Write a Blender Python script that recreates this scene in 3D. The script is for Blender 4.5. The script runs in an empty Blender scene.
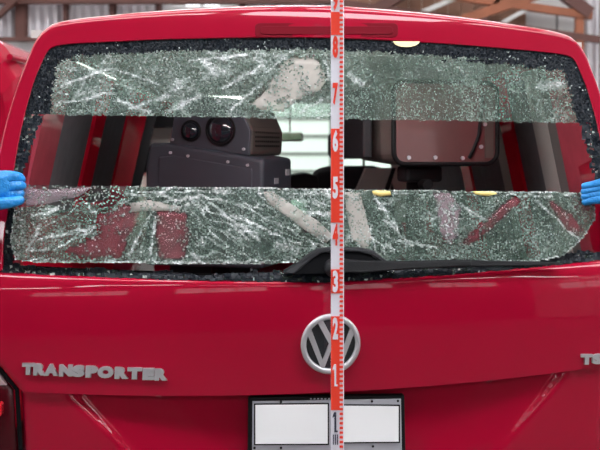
import bpy, bmesh, math, random
from mathutils import Vector, Matrix, noise
random.seed(7)
sc = bpy.context.scene
COL = sc.collection

# ------------------------------------------------------------------ camera
F, PX0, PY0, H = 884.0, 420.0, 150.0, 1.602        # focal length and principal point in pixels, eye height
cam = bpy.data.cameras.new('camera'); camo = bpy.data.objects.new('camera', cam); COL.objects.link(camo)
camo.location = (0, 0, H); camo.rotation_euler = (math.pi/2, 0, 0)
cam.sensor_width = 36.0; cam.lens = F/600*36
cam.shift_x = (300-PX0)/600; cam.shift_y = (PY0-225)/600
cam.clip_start = 0.05; cam.clip_end = 200
cam.dof.use_dof = True; cam.dof.focus_distance = 2.15; cam.dof.aperture_fstop = 5.6
sc.camera = camo

# ------------------------------------------------------------------ world, light, exposure
w = bpy.data.worlds.new('world'); sc.world = w; w.use_nodes = True
w.node_tree.nodes['Background'].inputs[0].default_value = (0.75, 0.85, 1.0, 1)
w.node_tree.nodes['Background'].inputs[1].default_value = 1.0
sc.view_settings.view_transform = 'Standard'; sc.view_settings.look = 'None'
sc.view_settings.exposure = 0.6; sc.view_settings.gamma = 1.0; sc.view_settings.use_curve_mapping = False
sc.cycles.transparent_max_bounces = 24
sc.cycles.max_bounces = 8
SKYLIGHT = 11.5      # daylight through the roof lights
WINDOW = 1.1         # daylight through the wall windows

# ------------------------------------------------------------------ materials
def mat(name, col, rough=0.5, metal=0.0, coat=0.0, var=0.0, vscale=8.0, bump=0.0, bscale=60.0, spec=0.5, emit=None, alpha_mix=0.0):
    m = bpy.data.materials.new(name); m.use_nodes = True
    nt = m.node_tree; b = nt.nodes['Principled BSDF']; L = nt.links
    b.inputs['Base Color'].default_value = (*col, 1); b.inputs['Roughness'].default_value = rough
    b.inputs['Metallic'].default_value = metal; b.inputs['Coat Weight'].default_value = coat
    b.inputs['Coat Roughness'].default_value = 0.03; b.inputs['Specular IOR Level'].default_value = spec
    tc = nt.nodes.new('ShaderNodeTexCoord')
    if var > 0:
        n = nt.nodes.new('ShaderNodeTexNoise'); n.inputs['Scale'].default_value = vscale; n.inputs['Detail'].default_value = 5
        L.new(tc.outputs['Object'], n.inputs['Vector'])
        mx = nt.nodes.new('ShaderNodeMix'); mx.data_type = 'RGBA'
        mx.inputs[6].default_value = (*[c*(1-var) for c in col], 1); mx.inputs[7].default_value = (*[min(1, c*(1+var)) for c in col], 1)
        L.new(n.outputs['Fac'], mx.inputs[0]); L.new(mx.outputs[2], b.inputs['Base Color'])
    if bump > 0:
        n2 = nt.nodes.new('ShaderNodeTexNoise'); n2.inputs['Scale'].default_value = bscale
        L.new(tc.outputs['Object'], n2.inputs['Vector'])
        bp = nt.nodes.new('ShaderNodeBump'); bp.inputs['Strength'].default_value = bump; bp.inputs['Distance'].default_value = 0.01
        L.new(n2.outputs['Fac'], bp.inputs['Height']); L.new(bp.outputs['Normal'], b.inputs['Normal'])
    if emit:
        b.inputs['Emission Color'].default_value = (*emit[0], 1); b.inputs['Emission Strength'].default_value = emit[1]
    if alpha_mix > 0:
        tr = nt.nodes.new('ShaderNodeBsdfTransparent'); tr.inputs[0].default_value = (0.86, 0.95, 0.90, 1)
        mm = nt.nodes.new('ShaderNodeMixShader'); mm.inputs[0].default_value = alpha_mix
        out = nt.nodes['Material Output']
        L.new(b.outputs[0], mm.inputs[1]); L.new(tr.outputs[0], mm.inputs[2]); L.new(mm.outputs[0], out.inputs['Surface'])
    return m

M = {}
M['red'] = mat('red car paint', (0.345, 0.0004, 0.022), 0.42, 0, 0.75, var=0.08, vscale=3, spec=0.06)
M['red_in'] = mat('red inner body paint', (0.80, 0.010, 0.045), 0.6, 0, 0.22, var=0.12, spec=0.0)
M['maroon'] = mat('red pillar paint with shade tint', (0.40, 0.06, 0.09), 0.4, 0, 0.25, var=0.3, vscale=14, spec=0.02)  # red of the shaded rear pillar, its shade put into the colour
M['brake'] = mat('dark red lamp lens', (0.17, 0.0005, 0.010), 0.5, 0, 0.05, spec=0.1)
M['lamp_dark'] = mat('smoked red tail lamp', (0.05, 0.001, 0.004), 0.2, 0, 0.25, spec=0.2)
M['lamp_red'] = mat('bright red reflector', (0.6, 0.01, 0.02), 0.15, 0, 1)
M['lamp_clear'] = mat('clear lamp lens', (0.5, 0.35, 0.36), 0.12, 0, 1)
M['chrome'] = mat('satin chrome', (0.58, 0.57, 0.59), 0.28, 0.6, var=0.06, vscale=30)
M['emblem_black'] = mat('black emblem field', (0.012, 0.016, 0.02), 0.18, 0, 0.7)
M['blk'] = mat('black plastic', (0.008, 0.008, 0.009), 0.5, spec=0.15, bump=0.15, bscale=400)
M['blk_in'] = mat('matt black pillar trim', (0.04, 0.04, 0.044), 0.9, spec=0.0)
M['blk_soft'] = mat('soft charcoal plastic', (0.017, 0.017, 0.020), 0.6, spec=0.3, bump=0.2, bscale=300)
M['gap'] = mat('black rubber seal', (0.006, 0.006, 0.007), 0.8, spec=0.05)
M['housing'] = mat('dark grey powder coated housing', (0.040, 0.045, 0.060), 0.5, var=0.15, bump=0.15, bscale=500)
M['brown_grey'] = mat('brown grey housing side', (0.085, 0.068, 0.062), 0.45, var=0.15)
M['lens'] = mat('camera lens glass', (0.012, 0.015, 0.022), 0.05, 0, 1)
M['panel_dark'] = mat('dark side window panel', (0.17, 0.18, 0.195), 0.8, var=0.2, vscale=20, spec=0.0)
M['trim_grey'] = mat('grey pillar trim', (0.45, 0.44, 0.42), 0.6, var=0.08)
M['trim_dark'] = mat('dark grey pillar trim', (0.15, 0.147, 0.143), 0.6, var=0.08)
M['liner'] = mat('off white headliner', (0.62, 0.62, 0.58), 0.85, var=0.05)
M['seat'] = mat('charcoal seat fabric', (0.028, 0.030, 0.035), 0.85, bump=0.3, bscale=600)
M['silver'] = mat('silver plastic strip', (0.55, 0.55, 0.60), 0.3, 0.4)
M['white'] = mat('blank white plate field', (0.95, 0.95, 0.95), 0.6, emit=None)
M['staff_white'] = mat('white staff paint', (0.74, 0.73, 0.80), 0.45, var=0.05, vscale=40)
M['staff_red'] = mat('orange red staff paint', (0.83, 0.050, 0.022), 0.4, var=0.06, vscale=40)
M['staff_black'] = mat('black staff paint', (0.03, 0.03, 0.06), 0.45)
M['glove'] = mat('blue nitrile glove', (0.010, 0.235, 0.62), 0.42, bump=0.5, bscale=90)
M['sleeve'] = mat('dark work sleeve', (0.03, 0.035, 0.05), 0.9, bump=0.5, bscale=40)
M['clear_glass'] = mat('clear glazing', (0.02, 0.02, 0.02), 0.02, 0, 0, alpha_mix=0.9)
M['pane'] = mat('dark device window with reflection tint', (0.13, 0.065, 0.065), 0.08, 0, 1, var=0.5, vscale=3)  # reddish brown reflection is put into the pane's base colour
M['film'] = mat('clear laminate film', (0.30, 0.22, 0.25), 0.08, 0, 0, alpha_mix=0.92)
M['film_red'] = mat('film tinted with interior red', (0.28, 0.060, 0.08), 0.2, 0, 0, var=0.5, vscale=40, alpha_mix=0.55)  # red of the interior behind is put into the film colour
M['film_pink'] = mat('pinkish film and reflection tint', (0.42, 0.30, 0.34), 0.25, 0, 0, alpha_mix=0.55)
M['sheen_beige'] = mat('pale reflection tint on film', (0.60, 0.54, 0.50), 0.45, var=0.15, vscale=60, alpha_mix=0.35)  # pale reflection in the wrinkled glass, put into a film colour
M['yellow'] = mat('yellow sticker', (0.85, 0.66, 0.22), 0.5)
M['lamp_lit'] = mat('lit interior lamp', (0.85, 0.75, 0.45), 0.5, emit=((1.0, 0.72, 0.28), 0.22))
M['rear_fill_glow'] = mat('added rear fill glow', (0.8, 0.8, 0.8), 0.5, emit=((1.0, 0.97, 0.96), 34.0))
def crumb_mat():
    m = bpy.data.materials.new('crazed green tinted glass'); m.use_nodes = True; nt = m.node_tree; b = nt.nodes['Principled BSDF']; L = nt.links
    at = nt.nodes.new('ShaderNodeAttribute'); at.attribute_name = 'tone'
    def ramp(st):
        r = nt.nodes.new('ShaderNodeValToRGB'); e = r.color_ramp.elements
        while len(e) < len(st): e.new(.5)
        for k, (p, c) in zip(e, st): k.position = p; k.color = (*c, 1) if isinstance(c, tuple) else (c, c, c, 1)
        L.new(at.outputs['Fac'], r.inputs[0]); return r
    c = ramp([(0, (.02, .034, .028)), (.3, (.115, .170, .140)), (.55, (.265, .345, .300)), (.8, (.58, .62, .61)), (1, (.9, .92, .93))])
    a = ramp([(0, .75), (.45, .47), (.8, .08), (1, 0.0)])
    L.new(c.outputs[0], b.inputs['Base Color']); b.inputs['Roughness'].default_value = .22; b.inputs['Coat Weight'].default_value = .15
    tr = nt.nodes.new('ShaderNodeBsdfTransparent'); tr.inputs[0].default_value = (.82, .95, .88, 1)
    mm = nt.nodes.new('ShaderNodeMixShader'); L.new(a.outputs[0], mm.inputs[0]); L.new(b.outputs[0], mm.inputs[1]); L.new(tr.outputs[0], mm.inputs[2])
    L.new(mm.outputs[0], nt.nodes['Material Output'].inputs['Surface']); return m
M['crumb'] = crumb_mat()
M['crumb_green'] = mat('green tinted glass crumbs', (0.30, 0.36, 0.32), 0.25, 0, 0.2, alpha_mix=0.24)
M['crumb_dark'] = mat('clear dark glass crumbs', (0.16, 0.21, 0.18), 0.15, 0, 0.3, alpha_mix=0.36)
M['crumb_white'] = mat('crushed white glass', (0.62, 0.66, 0.65), 0.35, alpha_mix=0.15)
M['crumb_frit'] = mat('black frit glass crumbs', (0.007, 0.011, 0.017), 0.4, 0, 0, spec=0.2)
M['rust'] = mat('rust brown steel', (0.095, 0.036, 0.028), 0.7, var=0.3, vscale=3)
M['rust_orange'] = mat('orange brown timber', (0.25, 0.080, 0.036), 0.7, var=0.35, vscale=4)
M['roof_board'] = mat('brown roof boarding', (0.22, 0.115, 0.075), 0.8, var=0.5, vscale=2.5)
M['corr'] = mat('pale corrugated sheet', (0.60, 0.57, 0.585), 0.45, 0.1, var=0.08, vscale=2)
M['plaster'] = mat('pale plaster', (0.62, 0.61, 0.60), 0.8, var=0.08, vscale=1.2)
M['concrete'] = mat('grey concrete floor', (0.13, 0.125, 0.12), 0.6, var=0.2, vscale=1.5)
M['tyre'] = mat('tyre rubber', (0.015, 0.015, 0.016), 0.8)
M['daylight'] = mat('daylit roof glazing', (0.8, 0.8, 0.8), 0.5, emit=((0.93, 0.96, 1.0), SKYLIGHT))
M['daywin'] = mat('daylit wall glazing', (0.8, 0.8, 0.8), 0.5, emit=((0.90, 0.95, 1.0), WINDOW))
M['daydoor'] = mat('daylit door glazing', (0.8, 0.8, 0.8), 0.5, emit=((1.0, 0.97, 0.93), 0.46))
M['mirror_tint'] = mat('mirror glass with green reflection tint', (0.35, 0.5, 0.35), 0.1, 0.6)  # green reflection in the mirror is put into its base colour

# ------------------------------------------------------------------ object helpers
def empty(name, loc=(0, 0, 0), rz=0, parent=None):
    o = bpy.data.objects.new(name, None); COL.objects.link(o); o.location = loc; o.rotation_euler = (0, 0, rz)
    o.empty_display_size = 0.05
    if parent: o.parent = parent
    return o
def tag(o, label=None, cat=None, group=None, kind=None):
    if label: o['label'] = label
    if cat: o['category'] = cat
    if group: o['group'] = group
    if kind: o['kind'] = kind
    return o
def obj(name, bm, m, parent=None, smooth=False, bevel=0, seg=2):
    me = bpy.data.meshes.new(name)
    bmesh.ops.recalc_face_normals(bm, faces=bm.faces)
    bm.to_mesh(me); bm.free()
    for mm in (m if isinstance(m, (list, tuple)) else [m]): me.materials.append(M[mm])
    o = bpy.data.objects.new(name, me); COL.objects.link(o)
    if parent: o.parent = parent
    if smooth:
        for p in me.polygons: p.use_smooth = True
    if bevel:
        b = o.modifiers.new('bevel', 'BEVEL'); b.width = bevel; b.segments = seg; b.limit_method = 'ANGLE'; b.angle_limit = 0.6
    return o
def bx(bm, c, s, rot=None):
    mt = Matrix.Translation(c) @ (rot.to_4x4() if rot else Matrix.Identity(4)) @ Matrix.Diagonal((*s, 1))
    bmesh.ops.create_cube(bm, size=1, matrix=mt); return bm
def box(c, s, rot=None): return bx(bmesh.new(), c, s, rot)
def beam(a, b, wd, dp, up=(0, 0, 1)):
    a, b = Vector(a), Vector(b); d = b-a; z = d.normalized(); u = Vector(up)
    if abs(z.dot(u)) > .95: u = Vector((0, 1, 0))
    x = u.cross(z).normalized(); y = z.cross(x)
    r = Matrix((x, y, z)).transposed()
    return box((a+b)/2, (wd, dp, d.length), r)
def cyl(bm, a, b, r0, r1=None, n=24):
    a, b = Vector(a), Vector(b); d = b-a
    q = d.to_track_quat('Z', 'Y').to_matrix().to_4x4()
    bmesh.ops.create_cone(bm, cap_ends=True, segments=n, radius1=r0, radius2=r0 if r1 is None else r1, depth=d.length, matrix=Matrix.Translation((a+b)/2) @ q)
    return bm
def prism(pts, vec, bm=None):
    bm = bm or bmesh.new(); v = Vector(vec)
    a = [bm.verts.new(p) for p in pts]; b = [bm.verts.new(Vector(p)+v) for p in pts]; n = len(a)
    bm.faces.new(a); bm.faces.new(b[::-1])
    for i in range(n): bm.faces.new((a[i], b[i], b[(i+1) % n], a[(i+1) % n]))
    return bm
def loft(loops, closed=True, caps=True, bm=None):
    bm = bm or bmesh.new()
    vs = [[bm.verts.new(p) for p in l] for l in loops]; n = len(vs[0])
    for a, b in zip(vs, vs[1:]):
        for i in range(n if closed else n-1):
            j = (i+1) % n; bm.faces.new((a[i], a[j], b[j], b[i]))
    if caps and closed: bm.faces.new(vs[0]); bm.faces.new(vs[-1][::-1])
    return bm
def tube(pts, r, n=10, bm=None, closed=False):
    pts = [Vector(p) for p in pts]; loops = []
    N = len(pts); prev = None
    for i, p in enumerate(pts):
        if closed: t = pts[(i+1) % N]-pts[i-1]
        else: t = pts[min(i+1, N-1)]-pts[max(i-1, 0)]
        t.normalize()
        if prev is None:
            x = t.orthogonal().normalized()
        else:
            x = (prev - t*prev.dot(t)).normalized()
        prev = x; y = t.cross(x); rr = r[i] if isinstance(r, (list, tuple)) else r
        loops.append([p+x*rr*math.cos(2*math.pi*k/n)+y*rr*math.sin(2*math.pi*k/n) for k in range(n)])
    if closed: loops.append(loops[0])
    b = loft(loops, True, not closed, bm)
    if closed: bmesh.ops.remove_doubles(b, verts=b.verts, dist=1e-6)
    return b
def crom(pts, n):
    out = []; P = [Vector(p) for p in pts]
    for i in range(len(P)-1):
        p0, p1, p2, p3 = P[max(i-1, 0)], P[i], P[i+1], P[min(i+2, len(P)-1)]
        for k in range(n):
            t = k/n
            out.append(0.5*((2*p1)+(p2-p0)*t+(2*p0-5*p1+4*p2-p3)*t*t+(3*p1-p0-3*p2+p3)*t**3))
    out.append(P[-1]); return out
def glyph(ch, wd, ht, th, bold=0.03):
    """one upright character standing in the XZ plane facing -Y, lower left corner at the origin"""
    cu = bpy.data.curves.new('g', 'FONT'); cu.body = ch; cu.offset = bold; cu.resolution_u = 4; cu.extrude = 0.5
    t = bpy.data.objects.new('g', cu); COL.objects.link(t)
    bpy.context.view_layer.update()
    me = bpy.data.meshes.new_from_object(t.evaluated_get(bpy.context.evaluated_depsgraph_get()))
    COL.objects.unlink(t); bpy.data.objects.remove(t); bpy.data.curves.remove(cu)
    bm = bmesh.new(); bm.from_mesh(me); bpy.data.meshes.remove(me)
    xs = [v.co.x for v in bm.verts]; ys = [v.co.y for v in bm.verts]
    x0, x1, y0, y1 = min(xs), max(xs), min(ys), max(ys)
    for v in bm.verts:
        v.co = Vector(((v.co.x-x0)/(x1-x0)*wd, -(v.co.z+.5)*th, (v.co.y-y0)/(y1-y0)*ht))
    return bm
def numeral_one(wd, ht, th):
    st_ = wd*.36
    pts = [(wd*.34, 0), (wd, 0), (wd, ht*.08), (wd*.34+st_, ht*.08), (wd*.34+st_, ht), (wd*.30, ht), (0, ht*.83), (0, ht*.72), (wd*.34, ht*.80)]
    return prism([Vector((x, 0, z)) for x, z in pts], (0, -th, 0))
def pip(x, y, poly):
    c = False; n = len(poly)
    for i in range(n):
        x0, y0 = poly[i]; x1, y1 = poly[i-1]
        if (y0 > y) != (y1 > y) and x < (x1-x0)*(y-y0)/(y1-y0)+x0: c = not c
    return c
def segd(px, py, a, b):
    ax, ay = a; bx_, by_ = b; dx, dy = bx_-ax, by_-ay; L = dx*dx+dy*dy
    t = 0 if L == 0 else max(0, min(1, ((px-ax)*dx+(py-ay)*dy)/L))
    return math.hypot(px-ax-t*dx, py-ay-t*dy)
def polyd(px, py, poly, closed=True):
    n = len(poly); return min(segd(px, py, poly[i], poly[(i+1) % n]) for i in range(n if closed else n-1))
def interp(x, xs, ys):
    if x <= xs[0]: return ys[0]
    for i in range(len(xs)-1):
        if x <= xs[i+1]:
            return ys[i]+(ys[i+1]-ys[i])*(x-xs[i])/(xs[i+1]-xs[i])
    return ys[-1]

# world point seen at a pixel, at a given depth
def wp(px, py, Y): return Vector(((px-PX0)/F*Y, Y, H+(PY0-py)/F*Y))
TH = math.radians(10); CT, ST = math.cos(TH), math.sin(TH)
VX, VY = (331-PX0)/F*2.0, 2.0                       # van origin: middle of the tailgate
def toloc(p): rx, ry = p[0]-VX, p[1]-VY; return Vector((CT*rx+ST*ry, -ST*rx+CT*ry, p[2]))
def toworld(p): return Vector((VX+CT*p[0]-ST*p[1], VY+ST*p[0]+CT*p[1], p[2]))
PZ = [.4, .9, 1.1, 1.2, 1.27, 1.305, 1.32, 1.335, 1.6, 1.9, 1.915, 1.924, 1.932, 1.940, 1.948, 1.956, 1.965, 1.98, 2.0]; PY = [.03, 0, 0, .002, .007, .014, .021, .034, .105, .19, .1945, .1975, .2009, .2048, .2091, .2140, .2205, .234, .27]
def prof(z): return sum(interp(z+d*.0035, PZ, PY) for d in (-3, -2, -1, 0, 1, 2, 3))/7
def S(x, z): return prof(z)+.07*x*x
def onS(px, py, off=0.0):
    """van-local point of the tailgate surface under a pixel, lifted off it towards the viewer"""
    t = 2.1
    for _ in range(9):
        l = toloc(wp(px, py, t)); t += (S(l.x, l.z)-off-l.y)
    return toloc(wp(px, py, t))
def atY(px, py, ly):
    """van-local point under a pixel in the cross plane y = ly"""
    a = toloc((0, 0, H)); d = toloc(wp(px, py, 1))-a
    return a+d*((ly-a.y)/d.y)
XB, XT = .87, .70
def sx(z): return XB+(XT-XB)*(z-1.1)/.8
def onSide(px, py, s, ins=0.0):
    a = toloc((0, 0, H)); d = toloc(wp(px, py, 1))-a
    t = 3.0
    for _ in range(40):
        p = a+d*t; e = s*p.x-sx(p.z)+ins; t -= e/(s*d.x+(XB-XT)/.8*d.z) if abs(s*d.x) > 1e-4 else 0
    return a+d*t

# ------------------------------------------------------------------ the hall
def struct(name, bm, m, **k): return tag(obj(name, bm, m, **k), kind='structure')
X0, X1, Y0, Y1 = -7.5, 8.0, -9.0, 12.0
struct('floor', box(((X0+X1)/2, (Y0+Y1)/2, -.05), (X1-X0, Y1-Y0, .1)), 'concrete')
struct('wall_left', box((X0-.1, (Y0+Y1)/2, 2.6), (.2, Y1-Y0, 5.2)), 'plaster')
struct('wall_right', box((X1+.1, (Y0+Y1)/2, 2.6), (.2, Y1-Y0, 5.2)), 'plaster')
struct('wall_back', box(((X0+X1)/2, Y0-.1, 2.6), (X1-X0, .2, 5.2)), 'rust')
wf = struct('wall_front', box(((X0+X1)/2, Y1+.1, 2.6), (X1-X0, .2, 5.2)), 'plaster')
cl = struct('ceiling', box(((X0+X1)/2, (Y0+Y1)/2, 5.3), (X1-X0+.4, Y1-Y0+.4, .2)), 'roof_board')
# corrugated sheets on the far wall
def corrugated(x0, x1, z0, z1, y):
    bm = bmesh.new(); n = int((x1-x0)/.03); pv = None
    for i in range(n+1):
        x = x0+(x1-x0)*i/n; ph = i % 4; dy = (-.08 if ph in (1, 2) else 0)
        a = bm.verts.new((x, y+dy, z0)); b = bm.verts.new((x, y+dy, z1))
        if pv: bm.faces.new((pv[0], a, b, pv[1]))
        pv = (a, b)
    return bm
YF = Y1-.06
def fx(px, Y=YF): return (px-PX0)/F*Y
def fz(py, Y=YF): return H+(PY0-py)/F*Y
for a, b in ((-80, 18), (28, 64), (69, 111), (117, 157), (245, 330)):
    obj('corrugated_sheet', corrugated(fx(a), fx(b), fz(38), 5.2, YF), 'corr', wf)
# timber posts and rails of the far wall
def post(px0, px1, py0, py1, name, m='rust', Y=YF-.12, d=.12):
    a = wp(px0, py0, Y); b = wp(px1, py1, Y)
    return struct(name, box(((a.x+b.x)/2, Y, (a.z+b.z)/2), (abs(b.x-a.x), d, abs(a.z-b.z))), m)
tn = [0]
def trim(bm, m='rust'): tn[0] += 1; return struct('trim_%d' % tn[0], bm, m)
def trim_post(px0, px1, py0, py1, m='rust', Y=YF-.12, d=.12):
    a = wp(px0, py0, Y); b = wp(px1, py1, Y)
    return trim(box(((a.x+b.x)/2, Y, (a.z+b.z)/2), (abs(b.x-a.x), d, abs(a.z-b.z))), m)
for a, b in ((17, 27), (64.5, 68), (111, 115), (157, 161), (240, 245), (331, 336)): trim_post(a, b, -60, 42)
trim_post(-90, 340, -2, 4, Y=YF-.24); trim_post(-90, 130, 37.5, 41.5, Y=YF-.24)
trim(beam(wp(-12, 26, YF-.3), wp(20, -4, YF-.3), .07, .07))
# right part: boarding under the roof, raking beams, timber post
for i in range(14):
    a = 344+i*13
    p = wp(a, 60, YF); q = wp(a+12.6, -60, YF)
    obj('board', box(((p.x+q.x)/2, YF+random.uniform(-.015, .01), (p.z+q.z)/2), (q.x-p.x, .04, q.z-p.z)), 'roof_board', wf)
for (a, b, m, wd) in (((340, 3), (600, 40), 'rust', .09), ((380, -14), (592, 16), 'rust_orange', .10), ((400, 22), (470, -8), 'trim_grey', .06), ((440, 28), (540, -6), 'rust_orange', .12),
                      ((500, 24), (535, 5), 'trim_grey', .05), ((545, -20), (590, 14), 'rust', .16), ((355, 20), (420, -14), 'rust', .13), ((470, 30), (500, 2), 'rust', .1)):
    trim(beam(wp(*a, YF-.35), wp(*b, YF-.35), wd, wd), m)
trim_post(575, 583, 8, 110, 'rust_orange', Y=YF-.3, d=.16)
trim_post(556, 558, 14, 80, 'trim_dark', Y=YF-.2, d=.05)
for i in range(8):
    a = 584+i*14
    obj('corrugated_sheet', corrugated(fx(a), fx(a+13.5), .3, 5.2, YF), 'corr', wf)
# daylit windows: far wall, back wall, roof lights
wn = [0]
def window(c, s, m='daywin', bars=(0, 0)):
    wn[0] += 1; o = struct('window_%d' % wn[0], box(c, s), m)
    ax = [i for i in range(3) if s[i] > .1]
    for k in range(2):
        for j in range(1, bars[k]+1):
            cc = list(c); ss = list(s); ss[ax[k]] = .05; thin = [i for i in range(3) if i not in ax][0]; ss[thin] += .04
            cc[ax[k]] = c[ax[k]]-s[ax[k]]/2+s[ax[k]]*j/(bars[k]+1)
            obj('glazing_bar', box(cc, ss), 'trim_grey', o)
    return o
p, q = wp(186, 6, YF), wp(219, -40, YF)
window(((p.x+q.x)/2, YF, (p.z+q.z)/2), (q.x-p.x, .04, q.z-p.z), bars=(1, 0))
window((-1.2, YF, 1.55), (4.4, .04, 1.9), 'daydoor', bars=(3, 7))                       # large glazed door the van faces
for i in range(5): window((-5.6+i*2.9, Y0+.02, 4.1), (1.9, .04, .9), bars=(2, 1))
for sX in (-1, 1):
    for i in range(4): window((X0+.02 if sX < 0 else X1-.02, -6.2+i*4.6, 3.0), (.04, 3.0, 1.3), bars=(2, 1))
for yy in (-6.4, .55, 3.4, 6.6, 9.6):
    for i in range(7): window((-5.75+i*2.1, yy, 5.18), (1.8, .85 if yy == .55 else .45, .03), 'daylight')

# ------------------------------------------------------------------ the van
van = empty('van', (VX, VY, 0), TH)
tag(van, 'red panel van with smashed rear window, chrome lettering and round badge on its tailgate', 'van')
def V(name, bm, m, parent=None, **k): return obj(name, bm, m, parent or van, **k)

OUT = [(-26, 281), (-19, 235), (-10, 185), (0, 133), (13, 90), (25, 57), (33, 39), (43, 27), (58, 19.5), (100, 13.5), (200, 5.5), (331, 3)]
INN = [(2, 270), (4, 235), (11, 185), (20, 133), (32, 87), (41, 64), (47, 52), (54, 46.5), (70, 44), (105, 42), (200, 38.5), (331, 38)]
def half(px):
    l = [onS(*p) for p in px]; l[-1].x = 0; return l
def full(px, n=6):
    h = half(px); h = h+[Vector((-p.x, p.y, p.z)) for p in h[-2::-1]]
    return crom(h, n)
OL, IL = full(OUT), full(INN)
NT = 26; loops = []
il_in = [p+Vector((0, .03, 0)) for p in IL]
loops.append(il_in)
for k in range(NT+1):
    t = k/NT; row = []
    for i, (a, b) in enumerate(zip(IL, OL)):
        p = a.lerp(b, t); y = S(p.x, p.z)
        r = .045; e = max(0, (t-.74)/.26)
        y += r*(1-math.sqrt(max(0, 1-e*e)))
        row.append(Vector((p.x, y, p.z)))
    loops.append(row)
V('tailgate_frame', loft(loops, False), 'red', smooth=True)
OR = loops[-1]                                          # rounded rear corner of the shell
# roof and upper body shell going forward
def shell_loop(y, k):
    row = []
    for p in OR:
        tx = math.copysign(min(abs(p.x)*(1+.02*k), 1), p.x); tz = p.z+.012*k if p.z > 1.8 else p.z
        row.append(Vector((tx, p.y+y, tz)))
    return row
n6 = 6
iA, iB = n6*6, len(OR)-1-n6*6
def cut(row, a, b): return row[a:b+1]
sl = [OR, shell_loop(.05, .15), shell_loop(.3, .5), shell_loop(1.2, .8), shell_loop(2.4, .8), shell_loop(2.95, .4)]
V('roof', loft([cut(r, iA, iB) for r in sl], False), 'red', smooth=True)
for s, (a, b) in ((-1, (0, iA)), (1, (iB, len(OR)-1))):
    V('rear_corner', loft([cut(r, a, b) for r in sl[:3]], False), 'red', smooth=True)

# side walls on the tumblehome plane, strips laid out along the van
def strip(name, y0, y1, z0, z1, m, s, th=.03, inset=0.0, parent=None):
    def P(y, z, o): return Vector((s*(sx(z)-o), y, z))
    a = [P(y0, z0, inset), P(y1, z0, inset), P(y1, z1, inset), P(y0, z1, inset)]
    return V(name, prism(a, (s*th, 0, 0)), m, parent)
def sy(px, s, ins=0.0, py=150): return onSide(px, py, s, ins).y
for s in (-1, 1):
    strip('side_wall', .45, 4.75, .38, 1.1, 'red', s)
    strip('side_rail', .6, 3.3, 1.84, 1.895, 'red', s, .03)
# left wall, seen from the rear: pillars and window panels
L = lambda p, i=0: sy(p, -1, i)
for a, b, m, nm, ins in ((36, 57, 'maroon', 'pillar', .010), (57, 89, 'panel_dark', 'side_window', 0), (89, 99, 'red_in', 'pillar', .012), (99, 121, 'panel_dark', 'side_window', 0),
                         (121, 139, 'red_in', 'pillar', .010), (139, 149, 'blk_in', 'pillar', .010)):
    strip(nm, L(a, ins), L(b, ins), 1.1, 1.86, m, -1, .03, ins)
strip('inner_panel', L(57, .045), L(139, .045), .75, 1.40, 'red_in', -1, .03, .045)
strip('door_window', L(149), L(149)+.7, 1.1, 1.72, 'clear_glass', -1, .004); strip('door_header', L(145), L(149)+.7, 1.715, 1.86, 'blk', -1, .03)
R = lambda p, i=0: sy(p, 1, i)
for a, b, m, nm, ins in ((592, 561, 'maroon', 'pillar', .012), (561, 552, 'trim_dark', 'pillar', .010), (552, 538, 'trim_grey', 'pillar', .012), (538, 516, 'panel_dark', 'side_window', 0),
                         (516, 505, 'red_in', 'pillar', .012), (505, 497, 'trim_grey', 'pillar', .010), (497, 465, 'panel_dark', 'side_window', 0), (465, 457, 'red_in', 'pillar', .012),
                         (457, 415, 'panel_dark', 'side_window', 0), (415, 403, 'red_in', 'pillar', .012)):
    strip(nm, R(a, ins), R(b, ins), 1.1, 1.86, m, 1, .03, ins)
strip('door_window', R(403), R(403)+.75, 1.1, 1.8, 'clear_glass', 1, .004)
hl = V('headliner', box((0, 1.85, 1.893), (1.45, 3.0, .02)), 'liner')
for k in range(6): obj('seam', box((0, .6+.5*k, 1.884), (1.34, .012, .006)), 'trim_grey', hl)
obj('rear_fill', box((0, .268, 1.874), (.92, .04, .012)), 'rear_fill_glow', hl, bevel=.004)  # added glowing strip that brightens the load space
M['cab_fill_glow'] = mat('added cab fill glow', (0.8, 0.8, 0.8), 0.5, emit=((1.0, 0.97, 0.94), 16.0))
cb = atY(222, 99, 2.82)
obj('cab_fill', box((cb.x, 2.82, 1.881), (.20, .10, .008)), 'cab_fill_glow', hl, bevel=.004)  # added glowing panel that brightens the front of the interior
V('load_floor', box((0, 1.9, .52), (1.7, 3.0, .04)), 'trim_dark')
V('windscreen', prism([(-.66, 3.3, 1.88), (.66, 3.3, 1.88), (.78, 4.05, 1.12), (-.78, 4.05, 1.12)], (0, .006, .006)), 'clear_glass')
for s in (-1, 1):
    V('front_pillar', beam((s*.70, 3.3, 1.88), (s*.85, 4.1, 1.1), .07, .07), 'red')
    V('pillar_trim', beam((s*.655, 3.28, 1.80), (s*.76, 3.95, 1.12), .11, .03), 'liner')
    V('front_wing', prism([(s*.86, 3.95, .4), (s*.86, 4.85, .4), (s*.84, 4.80, .95), (s*.86, 4.05, 1.12)], (s*-.12, 0, 0)), 'red')
V('bonnet', prism([(-.8, 4.05, 1.12), (.8, 4.05, 1.12), (.76, 4.8, .95), (-.76, 4.8, .95)], (0, 0, -.05)), 'red')
V('front_panel', box((0, 4.82, .65), (1.6, .06, .6)), 'red')
V('dashboard', box((0, 3.85, 1.02), (1.5, .36, .24)), 'blk_soft', bevel=.05, seg=4)
# rear view mirror
p = atY(290, 137, 3.35)
mr = V('mirror', box(p, (.16, .03, .055)), 'trim_grey', bevel=.015); obj('mirror_glass', box(p+Vector((.005, -.018, 0)), (.12, .004, .038)), 'mirror_tint', mr)
obj('stalk', beam(p+Vector((0, .01, .02)), (p.x, 3.33, 1.885), .009, .009), 'trim_grey', mr)
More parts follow.
